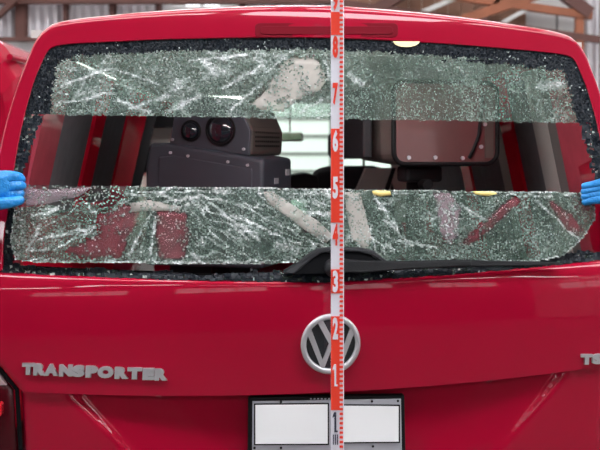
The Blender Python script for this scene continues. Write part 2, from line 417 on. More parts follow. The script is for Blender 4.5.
# front seats
def seat(px, y):
    c = atY(px, 146, y)
    st = empty('front_seat', (c.x, y, 0), 0, van)
    zt = atY(px, 166, y).z
    b = [(-.23, 0, .75), (.23, 0, .75), (.24, 0, zt-.14), (.20, 0, zt-.02), (.12, 0, zt), (-.12, 0, zt), (-.20, 0, zt-.02), (-.24, 0, zt-.14)]
    obj('backrest', prism(b, (0, .13, 0)), 'seat', st, bevel=.04, seg=4)
    z0, z1 = atY(px, 159, y).z, atY(px, 132, y).z
    obj('headrest', box((0, .06, (z0+z1)/2), (.25, .10, z1-z0)), 'seat', st, bevel=.035, seg=4)
    for s in (-1, 1): obj('headrest_rod', cyl(bmesh.new(), (s*.07, .06, zt-.03), (s*.07, .06, z0+.02), .007, n=10), 'chrome', st)
    obj('cushion', box((0, .32, .80), (.48, .5, .16)), 'seat', st, bevel=.04, seg=3)
    obj('seat_base', box((0, .32, .63), (.40, .42, .19)), 'blk', st)
seat(352, 2.75); seat(215, 2.75)
# grey belt-line trim slab beside the right seat, with its black seam
b = [atY(*q, 2.0) for q in ((366, 168), (395, 168), (388, 200), (352, 200))]
ts = V('pillar_trim', prism(b, (0, .05, 0)), 'trim_grey')
b = [atY(*q, 1.99) for q in ((392, 168), (396, 168), (386, 200), (381, 200))]
obj('seam', prism(b, (0, .06, 0)), 'blk', ts)
M['trim_pale'] = mat('pale grey window stand-in', (0.72, 0.72, 0.68), 0.7, spec=0.1, var=0.05)
b = [atY(*q, 2.92) for q in ((150, 127), (184, 127), (184, 195), (149, 195))]
dl = V('pale_panel', prism(b, (0, .03, 0)), 'trim_pale')  # pale panel added in place of the bright door window
b = [atY(*q, 2.88) for q in ((137, 113), (190, 113), (190, 124), (180, 127), (150, 128), (149, 170), (139, 176), (138, 160), (142, 150))]
obj('black_frame', prism(b, (0, .03, 0)), 'blk_in', dl)
b = [atY(*q, 2.45) for q in ((283, 188), (285, 176), (305, 173), (318, 176), (320, 200), (283, 200))]
V('console', prism(b, (0, .2, 0)), 'blk_soft', bevel=.01)

# ---- tailgate lower panel: crease, number plate recess
zc0 = [onS(65, 393).z, onS(250, 397).z]
def zcrease(x): return 1.052+.018*(x/.58)**2
RW = .575
def recess(x, z):
    zc = zcrease(x)
    if z > zc: return 0
    d = .010
    hw = RW-(zc-z)*1.0                         # recess narrows downwards
    e = hw-abs(x)
    if e > 0: d += (min(1, e/.02)*.009+min(1, e/.2)*.030)*max(0, 1-(zc-z)/.34)
    return d
LB = [(z, -q.x) for q, z in ((q, q.z) for q in [onS(*k) for k in ((22, 540), (21, 450), (17.5, 391), (1, 371), (-22, 345), (-26, 279))])]
LB.sort()
def hw(z): return interp(z, [a for a, b in LB], [b for a, b in LB])
bm = bmesh.new(); rows = []
ztop = [IL[0].z]
inz = half([(2, 272.5), (60, 275.5), (200, 281), (331, 282.5)])
def ztopf(x): return interp(-abs(x), [p.x for p in inz], [p.z for p in inz])
NX, NZ = 170, 0
zs = []
rowsd = [0, .006, .012, .018, .026, .04, .06, .09, .12, .15, .18, .21, .235, .25]
def rowz(x, k):
    zt, zc = ztopf(x), zcrease(x)
    U = 18; 
    if k <= U:
        f = (0, .008, .02, .04, .065)[k] if k < 5 else .065+.935*(k-4)/(U-4); return zt+(zc+.002-zt)*f
    k -= U+1
    return zc-.0015-.0105*k
for k in range(19+46):
    row = []
    for i in range(NX+1):
        u = -1+2*i/NX
        x = .8*u; z = rowz(x, k)
        for _ in range(3): x = hw(z)*u; z = rowz(x, k)
        y = S(x, z)+recess(x, z)
        ed = (1-abs(u))*hw(z)
        if ed < .02: y += .02*(1-math.sqrt(max(0, 1-(1-ed/.02)**2)))
        if k == 0: y += .012
        if k == 1: y += .0015
        row.append(bm.verts.new((x, y, z)))
    rows.append(row)
for a, b in zip(rows, rows[1:]):
    for i in range(NX): bm.faces.new((a[i], a[i+1], b[i+1], b[i]))
tp = V('tailgate_panel', bm, 'red', smooth=True)
md = tp.modifiers.new('es', 'EDGE_SPLIT'); md.split_angle = math.radians(35)
# rubber seal lines, tail lamps, bumper
for s in (-1, 1):
    def tl(px, py, o=0.0):
        p = onS(px, py, o); return Vector((-p.x*s*-1 if s < 0 else -p.x, p.y, p.z))
    edge = [tl(*q) for q in ((-26, 345), (1, 371), (17.5, 391), (21, 450), (22, 540))]
    if s < 0: edge = [Vector((-abs(p.x), p.y, p.z)) for p in edge]
    else: edge = [Vector((abs(p.x), p.y, p.z)) for p in edge]
    V('seal', tube([p+Vector((s*.004, .012, 0)) for p in edge], .0048, 8), 'gap')
    body = []
    for dx, dy in ((.012, .016), (.03, .004), (.10, .02), (.15, .07), (.17, .22)):
        body.append([Vector((s*(abs(edge[i].x)+dx if i > 0 else abs(edge[i].x)+dx*.7), edge[i].y+dy, edge[i].z-(.02 if i == 0 else 0))) for i in range(5)])
    lm = V('tail_light', loft(body, False), 'lamp_dark', smooth=True)
    c = onS(2, 408); obj('reflector', box((s*(abs(c.x)+.022), c.y-.004, c.z), (.05, .03, .028)), 'lamp_red', lm, bevel=.004)
    c = onS(0, 380); obj('clear_lens', prism([(s*(abs(c.x)+.01), c.y, c.z+.02), (s*(abs(c.x)-.012), c.y+.002, c.z-.012), (s*(abs(c.x)+.04), c.y+.006, c.z-.012)], (0, .02, 0)), 'lamp_clear', lm)
    V('rear_wing', loft([[Vector((s*x, y, z)) for x, y in ((.83, .12), (.885, .3), (.90, .5))] for z in (1.33, 1.2, .9, .5)], False), 'red', smooth=True)
V('bumper', prism([(-.9, .32, .4), (-.9, .05, .4), (-.72, -.06, .4), (.72, -.06, .4), (.9, .05, .4), (.9, .32, .4)], (0, 0, .24)), 'blk_soft', bevel=.03, seg=3)
for s in (-1, 1):
    for y in (.85, 3.95):
        wl = V('wheel', cyl(bmesh.new(), (s*.70, y, .33), (s*.92, y, .33), .33, n=36), 'tyre', bevel=.03, seg=3)
        obj('hub_cap', cyl(bmesh.new(), (s*.90, y, .33), (s*.925, y, .33), .19, .15, n=28), 'silver', wl)

# third brake lamp
def onpanel(px, py, off): return onS(px, py, off)
cor = []
for cx_, cy_, a0 in ((260, 27, 180), (393, 27, 270), (393, 33.5, 0), (260, 33.5, 90)):
    for k in range(5):
        a = math.radians(a0+k*22.5); cor.append((cx_+5*math.cos(a), cy_+4.0*math.sin(a)))
lp = [onS(x, y, .0015) for x, y in cor]
bl = V('brake_light', prism(lp, (0, .02, 0)), 'brake', bevel=.001)
cor2 = [(326.5+(x-326.5)*.93, 30.2+(y-30.2)*.55) for x, y in cor]
obj('lens', prism([onS(x, y, .003) for x, y in cor2], (0, .01, 0)), 'brake', bl, bevel=.001)

# emblem: chrome ring, black field, V over W
ec = onS(330.5, 343)
em = empty('emblem', (0, 0, 0), 0, van)
ex, ez = ec.x, ec.z
def ep(u, v, o): 
    x, z = ex+u, ez+v; return Vector((x, S(x, z)-o, z))
ER = .0610
obj('field', loft([[ep(r*math.cos(a), r*math.sin(a), o) for a in [2*math.pi*k/48 for k in range(48)]] for r, o in ((ER*.94, -.004), (ER*.94, .006))]), 'emblem_black', em)
obj('ring', tube([ep(ER*math.cos(a), ER*math.sin(a), .009) for a in [2*math.pi*k/64 for k in range(64)]], .0066, 12, closed=True), 'chrome', em, smooth=True)
def stroke_poly(pts, wd):
    """mitred band along a zigzag in emblem coordinates"""
    n = len(pts); Lf, Rt = [], []
    for i in range(n):
        p = Vector(pts[i]).to_2d()
        d0 = (p-Vector(pts[i-1]).to_2d()).normalized() if i else None
        d1 = (Vector(pts[i+1]).to_2d()-p).normalized() if i < n-1 else None
        d = d0 or d1
        if d0 and d1:
            nn = (Vector((-d0.y, d0.x))+Vector((-d1.y, d1.x))).normalized(); k = min(2.2, 1/max(.3, nn.dot(Vector((-d0.y, d0.x)))))
        else: nn = Vector((-d.y, d.x)); k = 1
        Lf.append(p+nn*wd/2*k); Rt.append(p-nn*wd/2*k)
    return Lf, Rt
def band(name, pts, wd):
    Lf, Rt = stroke_poly(pts, wd); bm = bmesh.new()
    for i in range(len(pts)-1):
        q = [ep(p.x, p.y, .013) for p in (Lf[i], Lf[i+1], Rt[i+1], Rt[i])]
        prism(q, (0, .008, 0), bm)
    return obj(name, bm, 'chrome', em)
r = ER
band('letter_v', [(-.40*r, .86*r), (0, .10*r), (.40*r, .86*r)], .0125)
band('letter_w', [(-.80*r, .50*r), (-.30*r, -.80*r), (0, -.02*r), (.30*r, -.80*r), (.80*r, .50*r)], .0125)

# lettering
def letter(ch, x0, x1, yb, ht, parent, wdp=None):
    a, b = onS(x0, yb), onS(x1, yb); top = onS(x0, yb-ht)
    wd = (b-a).length; bm = glyph(ch, wd, top.z-a.z, .006, .085)
    ang = math.atan2(b.y-a.y, b.x-a.x); lean = math.atan2(top.y-a.y, top.z-a.z); sl = math.atan2(b.z-a.z, b.x-a.x)
    rm = Matrix.Rotation(ang, 4, 'Z') @ Matrix.Rotation(-sl, 4, 'Y') @ Matrix.Rotation(-lean, 4, 'X')
    for v in bm.verts: v.co = rm @ v.co + a
    return obj('letter', bm, 'chrome', parent)
lt = empty('model_lettering', (0, 0, 0), 0, van)
ext = [(22.8, 34.8), (34, 46.4), (44.4, 58.8), (59.6, 72.8), (72.6, 85), (86, 98.2), (98, 113.8), (115, 128.6), (127.6, 142), (142.8, 154.6), (154.8, 167.6)]
for ch, (a, b) in zip('TRANSPORTER', ext):
    m_ = (a+b)/2; letter(ch, a, b, 374.3+(m_-29)*.0425, 11.6, lt)
lt2 = empty('engine_lettering', (0, 0, 0), 0, van)
for ch, (a, b) in zip('TSI', ((580, 591.5), (591, 602.5), (604.5, 608.5))): letter(ch, a, b, 364-(a-580)*.03, 10.2, lt2)

# number plate carrier
pl = empty('license_plate', (0, 0, 0), 0, van)
def plq(px, py, o=0): return atY(px, py, .012-o)
def prect(x0, y0, x1, y1, o, th): return prism([plq(x0, y0, o), plq(x1, y0, o), plq(x1, y1, o), plq(x0, y1, o)], (0, th, 0))
def pquad(q, o, th): return prism([plq(*c, o) for c in q], (0, th, 0))
obj('plate_frame', pquad(((248, 397.5), (404.5, 395), (406, 462), (247.5, 465)), .0, .02), 'blk', pl, bevel=.004)
obj('plate_base', pquad(((252.5, 401.5), (401, 399), (402, 453), (252, 456)), .004, .006), 'silver', pl)
for (x0, x1, yt0, yt1, yb0, yb1) in ((254, 329, 403.8, 403.2, 445.3, 445), (340.5, 400, 404.5, 405, 443.5, 443)):
    obj('plate_border', pquad(((x0, yt0), (x1, yt1), (x1, yb1), (x0, yb0)), .007, .003), 'gap', pl)
    obj('plate_field', pquad(((x0+1.3, yt0+1.3), (x1-1.3, yt1+1.3), (x1-1.3, yb1-1.3), (x0+1.3, yb0-1.3)), .0085, .002), 'white', pl)
for px, py in ((281, 402), (372, 401.5), (398, 401), (281, 448), (373, 446.5), (254.5, 448)):
    c = plq(px, py, .006); obj('screw', cyl(bmesh.new(), c, c+Vector((0, .004, 0)), .0028, n=10), 'blk', pl)
for k in range(9):
    c = plq(311+k*3.6, 398.8, .003); obj('imprint', box(c, (.004, .003, .0022)), 'silver', pl)

# wiper
wi = empty('wiper', (0, 0, 0), 0, van)
c = onS(332, 266)
obj('pivot_cap', loft([[Vector((c.x+rr*math.cos(a), c.y-o, c.z+rr*math.sin(a))) for a in [2*math.pi*k/28 for k in range(28)]] for rr, o in ((.020, -.01), (.0205, .036), (.019, .046), (.014, .052), (.006, .0555))]), 'blk_soft', wi, smooth=True)
def pz(pts, off): return [onS(*q, off) for q in pts]
obj('arm', prism(pz(((336, 258.5), (360, 260.5), (400, 261.5), (471, 260), (472, 266), (400, 270), (362, 273), (338, 273)), .040), (0, .018, 0)), 'blk', wi, bevel=.004, seg=3)
obj('blade', prism(pz(((395, 263), (473, 260.5), (560, 262.5), (560, 265), (473, 266.5), (395, 269)), .032), (0, .012, 0)), 'blk', wi, bevel=.002)
cowl_o = [(283, 273), (296, 264.5), (309, 254), (318, 249), (330, 247.5), (360, 248), (374, 251), (388, 262), (394, 268)]
cowl_i = [(388, 270), (382, 264), (371, 255), (358, 252), (332, 251.5), (321, 253.5), (312, 259), (301, 269), (294, 274)]
obj('cowl', prism(pz(cowl_o+cowl_i, .032), (0, .04, 0)), 'blk_soft', wi, bevel=.003)
obj('cowl_back', prism(pz(((294, 274), (312, 259), (321, 253.5), (358, 252), (371, 255), (388, 272)), .026), (0, .012, 0)), 'gap', wi)

# window surround: black bonded frame behind the glass edge
wl_loop = IL
ring_in = [Vector((p.x*.985, p.y+.02, p.z-.018 if p.z > 1.8 else p.z)) for p in IL]
V('window_seal', loft([[p+Vector((0, .010, 0)) for p in IL], ring_in], False), 'gap')
V('sill_seal', loft([[Vector((x, S(x, ztopf(x))+.018, ztopf(x)-.01)) for x in [-.78+1.56*i/40 for i in range(41)]],
                     [Vector((x, S(x, ztopf(x)+.014)+.022, ztopf(x)+.014)) for x in [-.78+1.56*i/40 for i in range(41)]]], False), 'gap')

# ------------------------------------------------------------------ broken glass
Nz = lambda x, y, s, o=0: noise.noise(Vector((x*s+o, y*s+3.1*o, o*1.7)))
def ridge(x, y, s, o=0): return 1-abs(Nz(x, y, s, o))*2
def crumbs(region, classify, mapper, step, bounds, tilt=.0007, thick=.004):
    """jittered cells of broken safety glass; each cell a little block of its own"""
    bm = bmesh.new(); x0, y0, x1, y1 = bounds; TL = bm.faces.layers.float.new('tone')
    nx, ny = int((x1-x0)/step), int((y1-y0)/step)
    J = {}
    for i in range(nx+1):
        for j in range(ny+1): J[i, j] = (x0+(i+random.uniform(-.36, .36))*step, y0+(j+random.uniform(-.36, .36))*step)
    for i in range(nx):
        for j in range(ny):
            q = [J[i, j], J[i+1, j], J[i+1, j+1], J[i, j+1]]
            cx = sum(p[0] for p in q)/4; cy = sum(p[1] for p in q)/4
            if not region(cx, cy): continue
            mi = classify(cx, cy)
            if mi is None: continue
            sh = 1.04 if mi == 1 else .93
            top = []; dep = []
            ta, tb = random.gauss(0, 1), random.gauss(0, 1)
            for (px, py), (e, f) in zip(q, ((-1, -1), (1, -1), (1, 1), (-1, 1))):
                px, py = cx+(px-cx)*sh, cy+(py-cy)*sh
                p = mapper(px, py)
                top.append(bm.verts.new(p+Vector((0, (e*ta+f*tb)*tilt, 0))))
                dep.append(bm.verts.new(p+Vector((0, thick, 0))))
            fs = [bm.faces.new(top)]+[bm.faces.new((top[k], dep[k], dep[(k+1) % 4], top[(k+1) % 4])) for k in range(4)]
            tone = 0
            if isinstance(mi, tuple): mi, tone = mi
            for fc in fs: fc.material_index = mi; fc[TL] = tone
    return bm
GM = ['crumb', 'crumb_frit', 'crumb_white']
def fbm(x, y, s, o): return Nz(x, y, s, o)+.5*Nz(x, y, s*2.1, o+5)+.25*Nz(x, y, s*4.3, o+9)
def cracks(x, y, ang, s, o, sharp=9):
    c_, s_ = math.cos(ang), math.sin(ang)
    u, v = (x*c_+y*s_)*.35, (-x*s_+y*c_)
    wv = 2.5*Nz(x, y, .03, o+2)
    return max(0, 1-abs(Nz(u+wv*.4, v+wv, s, o))*sharp)
def streaks(x, y, lst):
    t = 0
    for a, b, wd in lst:
        if min(a[0], b[0])-8 < x < max(a[0], b[0])+8 and min(a[1], b[1])-8 < y < max(a[1], b[1])+8:
            d = segd(x+2.5*Nz(x, y, .12, 3), y+2.5*Nz(x, y, .12, 4), a, b); t = max(t, 1-d/(wd*1.5))
    return max(0, t)
WL = [tuple(p) for p in INN]
# window outline in pixels, right half by projecting the mirrored loop
def proj(l):
    p = toworld(l); return (PX0+F*p.x/p.y, PY0-F*(p.z-H)/p.y)
WIN = [proj(p) for p in IL]
botz = [proj(Vector((x, S(x, ztopf(x)), ztopf(x)))) for x in [.76-1.52*i/30 for i in range(31)]]
WIN_POLY = WIN+botz
WTOP = WIN
def in_win(x, y): return pip(x, y, WIN_POLY)
def lowedge(x): return 114.5+(x-45)*.0155+1.1*Nz(x, 0, .12)+.7*Nz(x, 0, .5, 4)
def frit_w(x, y):
    if y < 60 and 70 < x < 560: return 12+1.5*Nz(x, y, .05)
    if x < 300: return interp(y, [50, 110, 140, 200, 262], [13, 25, 17, 10, 14])+4*Nz(x, y, .10, 2)
    return interp(y, [50, 110, 160, 262], [14, 19, 14, 10])+4*Nz(x, y, .10, 2)
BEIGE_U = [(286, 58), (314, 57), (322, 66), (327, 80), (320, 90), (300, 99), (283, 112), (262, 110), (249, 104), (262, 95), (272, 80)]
USTR = [((205, 62), (216, 74), 4), ((222, 88), (262, 66), 2), ((130, 108), (168, 96), 2.5), ((118, 100), (150, 112), 2), ((170, 110), (200, 97), 2.5), ((543, 86), (558, 84), 5.5), ((349, 75), (362, 84), 3), ((190, 60), (245, 55), 1.6),
        ((60, 86), (110, 68), 1.2), ((110, 68), (160, 84), 1.2), ((55, 105), (115, 92), 1.2), ((322, 100), (300, 112), 2), ((325, 60), (330, 78), 2.5), ((230, 110), (262, 84), 1.6)]
def ragged(x, y, poly, k=4.0):
    return pip(x+k*Nz(x, y, .13, 51)+.6*k*Nz(x, y, .4, 53), y+k*Nz(x, y, .13, 57)+.6*k*Nz(x, y, .4, 59), poly)
def upper_class(x, y):
    d = polyd(x, y, WTOP, False)
    if d < frit_w(x, y) + random.uniform(-1.5, 1.5): return (0, random.uniform(.5, .8)) if random.random() < (.012+.05*max(0, Nz(x, y, .06, 9))) else 1
    t = .50+.13*fbm(x, y, .035, 6)+random.gauss(0, .065)
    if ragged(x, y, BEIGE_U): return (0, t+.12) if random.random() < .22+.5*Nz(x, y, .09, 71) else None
    if x < 335:
        t += .32*cracks(x, y, -.30, .10, 3)*max(0, .35+Nz(x, y, .03, 21))+.22*cracks(x, y, .25, .12, 8)*max(0, .2+Nz(x, y, .03, 33))
        if 190 < x and y < 80: t += .16*max(0, Nz(x*.6, y*1.5, .15, 2))
    else: t -= .085
    t += .33*streaks(x, y, USTR)
    return (0, max(0, min(1, t)))
def upper_region(x, y): return in_win(x, y) and y < lowedge(x)
def frit_region(x, y):
    if not in_win(x, y) or y < lowedge(x): return False
    d = polyd(x, y, WTOP, False)
    if d < frit_w(x, y)*(.8 if x < 300 else 1): return True
    db = polyd(x, y, botz, False)
    return db < 8+5*Nz(x, y, .05, 8)+(3 if x > 250 else 0)
bg = V('broken_window_glass', crumbs(upper_region, upper_class, lambda x, y: onS(x, y, -.004+.0015*Nz(x, y, .04, 1)), 1.4, (15, 36, 605, 130)), GM)
tag(bg, 'shattered greenish glass left hanging in the upper window frame', kind='stuff')
fr = V('frame_glass_remnant', crumbs(frit_region, lambda x, y: (0, random.uniform(.45, .8)) if random.random() < .02+.12*max(0, Nz(x, y, .08, 12)) else ((0, .2) if random.random() < .10 else 1), lambda x, y: onS(x, y, -.006+.003*Nz(x, y, .1, 1)), 2.5, (0, 108, 640, 286)), GM)
tag(fr, 'dark crumbled glass left along the window edge', kind='stuff')
# films behind the crumbs
def sheet(poly, mapper, step=9, m='film', name='laminate_film', parent=None, thick=.0012):
    bm = bmesh.new(); xs = [p[0] for p in poly]; ys = [p[1] for p in poly]
    vs = {}; x0, y0 = min(xs), min(ys)
    outer = [bm.verts.new((x, y, 0)) for x, y in poly]
    f = bm.faces.new(outer)
    k = step
    x = x0+k
    while x < max(xs):
        bmesh.ops.bisect_plane(bm, geom=bm.verts[:]+bm.edges[:]+bm.faces[:], plane_co=(x, 0, 0), plane_no=(1, 0, 0)); x += k
    y = y0+k
    while y < max(ys):
        bmesh.ops.bisect_plane(bm, geom=bm.verts[:]+bm.edges[:]+bm.faces[:], plane_co=(0, y, 0), plane_no=(0, 1, 0)); y += k
    for v in bm.verts: v.co = mapper(v.co.x, v.co.y)
    o = obj(name, bm, m, parent, smooth=True)
    s = o.modifiers.new('solid', 'SOLIDIFY'); s.thickness = thick; s.offset = 0
    return o
sheet(BEIGE_U, lambda x, y: onS(x, y, -.0075+.001*Nz(x, y, .08, 2)), 8, 'sheen_beige', 'film_sheen', van)  # beige reflection drawn as an added film patch
# yellow interior lamp showing under the roof edge
V('interior_lamp', prism([onS(393+27*k/10, 41.2+.02*k, .0) for k in range(11)]+[onS(406.5+13*math.cos(math.pi*k/8), 41.5+5.5*math.sin(math.pi*k/8), .0) for k in range(1, 8)], (0, .01, 0)), 'lamp_lit')

# ------------------------------------------------------------------ the held sheet of broken glass
gp = empty('glass_sheet', tuple(toworld(onS(300, 263, .014))), TH)
tag(gp, 'shattered strip of window glass held up across the window opening by two gloved hands', 'broken glass')
GO = toloc(gp.location); 
LOW = [(20, 185), (120, 186.5), (230, 187), (330, 189), (430, 190.5), (520, 191.5), (583, 192.5), (596, 203), (595, 220), (581, 241), (563, 256), (540, 261), (480, 261), (380, 262), (200, 264.5), (100, 262.5), (40, 263), (15, 260), (10, 240), (14, 210)]
def lmap(x, y):
    wv = interp(y, [235, 252], [1, .15])*(.007*Nz(x, y*1.6, .016, 2)+.004*Nz(x, y, .05, 5)+.003*abs(Nz(x, y*1.3, .03, 7)))
    return onS(x, y, .014+wv)-GO
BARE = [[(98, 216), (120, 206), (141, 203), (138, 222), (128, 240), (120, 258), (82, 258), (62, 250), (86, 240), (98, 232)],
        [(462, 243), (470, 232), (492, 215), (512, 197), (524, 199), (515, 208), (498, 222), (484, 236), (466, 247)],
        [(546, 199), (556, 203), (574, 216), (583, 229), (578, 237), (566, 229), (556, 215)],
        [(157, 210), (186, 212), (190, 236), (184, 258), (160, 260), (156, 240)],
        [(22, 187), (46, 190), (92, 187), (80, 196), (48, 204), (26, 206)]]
SHEEN = [[(263, 192), (272, 191), (288, 202), (318, 221), (334, 236), (326, 243), (305, 230), (282, 213), (268, 204)],
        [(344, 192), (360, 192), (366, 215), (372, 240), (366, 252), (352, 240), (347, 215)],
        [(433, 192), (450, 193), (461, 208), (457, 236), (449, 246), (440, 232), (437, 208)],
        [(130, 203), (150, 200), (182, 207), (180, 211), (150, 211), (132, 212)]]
LSTR = [((32, 216), (72, 205), 1.6), ((72, 205), (120, 192), 1.5), ((120, 192), (150, 197), 1.5), ((40, 239), (96, 227), 1.7), ((60, 247), (140, 205), 1), ((140, 205), (200, 196), 1), ((200, 196), (262, 208), 1.2), ((210, 203), (260, 240), 1.5),
        ((230, 200), (330, 250), 1), ((150, 215), (128, 255), 1.4), ((157, 210), (150, 255), 1.6), ((278, 246), (293, 250), 6), ((300, 212), (330, 214), 2), ((375, 195), (400, 235), 1.4), ((400, 240), (437, 248), 1.6), ((385, 220), (412, 246), 1.2),
        ((463, 207), (485, 220), 1.8), ((470, 245), (508, 203), .9), ((535, 200), (580, 240), 1), ((20, 190), (590, 196), .5), ((360, 205), (376, 250), 1.4), ((40, 225), (28, 250), 1.5), ((185, 192), (230, 190), 1.6), ((232, 215), (300, 245), 1.3), ((100, 262), (380, 261), .8)]
def low_class(x, y):
    t = .45+.15*fbm(x, y*1.2, .03, 16)+random.gauss(0, .085)
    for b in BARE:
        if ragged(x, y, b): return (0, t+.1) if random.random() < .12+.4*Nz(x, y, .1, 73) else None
    for b in SHEEN:
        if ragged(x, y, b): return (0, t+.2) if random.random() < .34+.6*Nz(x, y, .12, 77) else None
    if y < 214-.10*x+8*Nz(x, y, .06) and x < 125: return (0, t+.2) if random.random() < .25+.3*Nz(x, y, .1, 3) else None
    if x < 470:
        fade = 1 if x < 400 else (470-x)/70
        t += fade*(.42*cracks(x, y, -.42 if x < 190 else .45, .11, 3)*max(0, .45+Nz(x, y, .03, 21))+.34*cracks(x, y, .2 if x < 190 else .75, .13, 8)*max(0, .3+Nz(x, y, .03, 33))+.22*cracks(x, y, 1.2, .14, 14)*max(0, .1+Nz(x, y, .04, 41)))
    t += .38*streaks(x, y, LSTR)
    if polyd(x, y, LOW) < 1.3: t += .2
    return (0, max(0, min(1, t)))
cs = obj('crazed_glass', crumbs(lambda x, y: pip(x, y, LOW), low_class, lmap, 1.4, (6, 183, 600, 267), tilt=.0008), GM, gp)
tag(cs, 'dense greenish glass crumbs with white crack lines', kind='stuff')
back = lambda x, y: lmap(x, y)+Vector((0, .0045, 0))
sheet(LOW, back, 10, 'film', 'laminate_film', gp)
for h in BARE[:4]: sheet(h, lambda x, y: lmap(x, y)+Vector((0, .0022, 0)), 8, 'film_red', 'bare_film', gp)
for h in SHEEN: sheet(h, lambda x, y: lmap(x, y)+Vector((0, .001, 0)), 8, 'sheen_beige' if h is not SHEEN[2] else 'film_pink', 'film_sheen', gp)  # pale reflections of the folded glass, drawn as film patches
sheet(BARE[4], lambda x, y: lmap(x, y)+Vector((0, .001, 0)), 8, 'film_pink', 'film_sheen', gp)
for q in ([(372, 191), (378, 190.5), (390, 191), (391, 195), (380, 196.5), (373, 194)], [(472, 191.3), (494, 191.8), (497, 194), (488, 196), (476, 194.5)]):
    sheet(q, lambda x, y: lmap(x, y)-Vector((0, .002, 0)), 6, 'yellow', 'sticker_scrap', gp)

# ------------------------------------------------------------------ measuring staff
SY = 1.88; SPX = F/SY
x_l = (330.8-PX0)/SPX; x_r = (343.2-PX0)/SPX
st = empty('measuring_staff', ((x_l+x_r)/2, SY, 0)); tag(st, 'upright red and white measuring staff with decimetre numerals standing before the tailgate', 'measuring staff')
SW = x_r-x_l
def szz(py): return H+(PY0-py)/SPX
obj('staff_body', box((0, .010, 1.1), (SW, .020, 2.2)), 'staff_white', st, bevel=.001)
obj('foot', box((0, .010, .012), (SW+.006, .026, .024)), 'blk', st)
yf = -.0006
XA, XBm, XC = -SW/2+.0005, SW/2-.0075, SW/2-.0003
dm = (410-35)/8.0           # pixels per decimetre on the staff
def yb(k): return 410-dm*(k-1)      # bottom pixel row of the decimetre k
style = {1: ('R', 'W', 'R'), 2: ('R', 'W', 'R'), 3: ('R', 'W', 'W'), 4: ('W', 'R', 'W'), 5: ('R', 'W', 'R'), 6: ('R', 'W', 'R'), 7: ('W', 'R', 'W'), 8: ('W', 'R', 'W'), 9: ('W', 'R', 'R')}
def block(z0, z1, m): obj('colour_block', box(((XA+XBm)/2, yf, (z0+z1)/2), (XBm-XA, .0012, z1-z0)), m, st)
for k in range(1, 10):
    bot, mid, top = szz(yb(k)), szz(yb(k)-dm*.49), szz(yb(k)-dm)
    bgc, numc, low = style[k]
    if bgc == 'R': block(mid, top, 'staff_red')
    if low == 'R': block(bot, mid, 'staff_red')
    bm = numeral_one((XBm-XA)*.56, (top-mid)*.92, .0012) if k == 1 else glyph(str(k), (XBm-XA)*.62, (top-mid)*.92, .0012, .05)
    for v in bm.verts: v.co += Vector((XA+(XBm-XA)*(.2), yf-.0007, mid+(top-mid)*.04))
    obj('numeral', bm, 'staff_red' if numc == 'R' else 'staff_white', st)
z1_, z0_ = szz(412), szz(432)
bm = numeral_one((XBm-XA)*.58, z1_-z0_, .0012)
for v in bm.verts: v.co += Vector((XA+(XBm-XA)*.2, yf, z0_))
obj('numeral', bm, 'staff_black', st)
for k in range(3): obj('bar_mark', box((XA+(XBm-XA)*(.28+.24*k), yf, szz(439.5)), (.0022, .0012, szz(434.5)-szz(444.5))), 'staff_black', st)
z = szz(470); i = 0; tooth = None
while z < 2.19:
    if tooth is None:
        tooth = obj('centimetre_mark', box((0, 0, 0), (XC-XBm, .0014, .005)), 'staff_red', st); t_ = tooth
    else:
        t_ = tooth.copy(); COL.objects.link(t_)
    t_.location = ((XBm+XC)/2, yf, z); z += dm/SPX/10
tw = .0022

# ------------------------------------------------------------------ speed measuring unit on the left
def unit_frame(name, px, py, ly, rot, label, cat):
    c = atY(px, py, ly); wc = toworld(c)
    e = empty(name, (wc.x, wc.y, .54), TH+rot); tag(e, label, cat); e['_'] = 0; del e['_']
    return e, wc.z-.54
u1, zr = unit_frame('speed_camera', 263, 187, .72, math.radians(-24), 'dark grey two-box camera unit with two round lenses behind the broken window', 'camera')
# frame: x along the front face (negative = left), y away, z up; origin at the front right lower corner
SC = (.72+2.0)/F*1.0
lw, lh = .40, .165
body = [(0, 0, zr-.25), (0, 0, zr+.085), (-.32, 0, zr+.135), (-.385, 0, zr+.135), (-lw, 0, zr+.06), (-lw, 0, zr-.25)]
lb = obj('lower_housing', prism(body, (0, .23, 0)), 'housing', u1, bevel=.012, seg=3)
obj('front_plate', prism([(-.035, -.004, zr-.2), (-.035, -.004, zr+.055), (-.30, -.004, zr+.095), (-.35, -.004, zr+.09), (-.355, -.004, zr-.2)], (0, .006, 0)), 'housing', lb, bevel=.006)
for x, z_ in ((-.05, .066), (-.115, .076), (-.25, .094), (-.31, .104)):
    obj('screw', cyl(bmesh.new(), (x, -.005, zr+z_), (x, .004, zr+z_), .0045, n=12), 'silver', lb)
obj('label_plate', box((.0, .10, zr+.015), (.004, .03, .018)), 'silver', lb); obj('label_plate', box((.0, .19, zr+.04), (.004, .03, .02)), 'silver', lb)
ub = [(-.05, 0, zr+.092), (-.045, 0, zr+.17), (-.075, 0, zr+.235), (-.13, 0, zr+.275), (-.27, 0, zr+.285), (-.30, 0, zr+.26), (-.325, 0, zr+.13)]
uo = obj('upper_housing', prism([(a, b+.02, c) for a, b, c in ub], (0, .25, 0)), 'brown_grey', u1, bevel=.015, seg=3)
cxm, czm = -.17, zr+.185
obj('lens_panel', prism([(cxm+(a-cxm)*.985, b+.012, czm+(c-czm)*.985) for a, b, c in ub], (0, .012, 0)), 'housing', uo, bevel=.004)
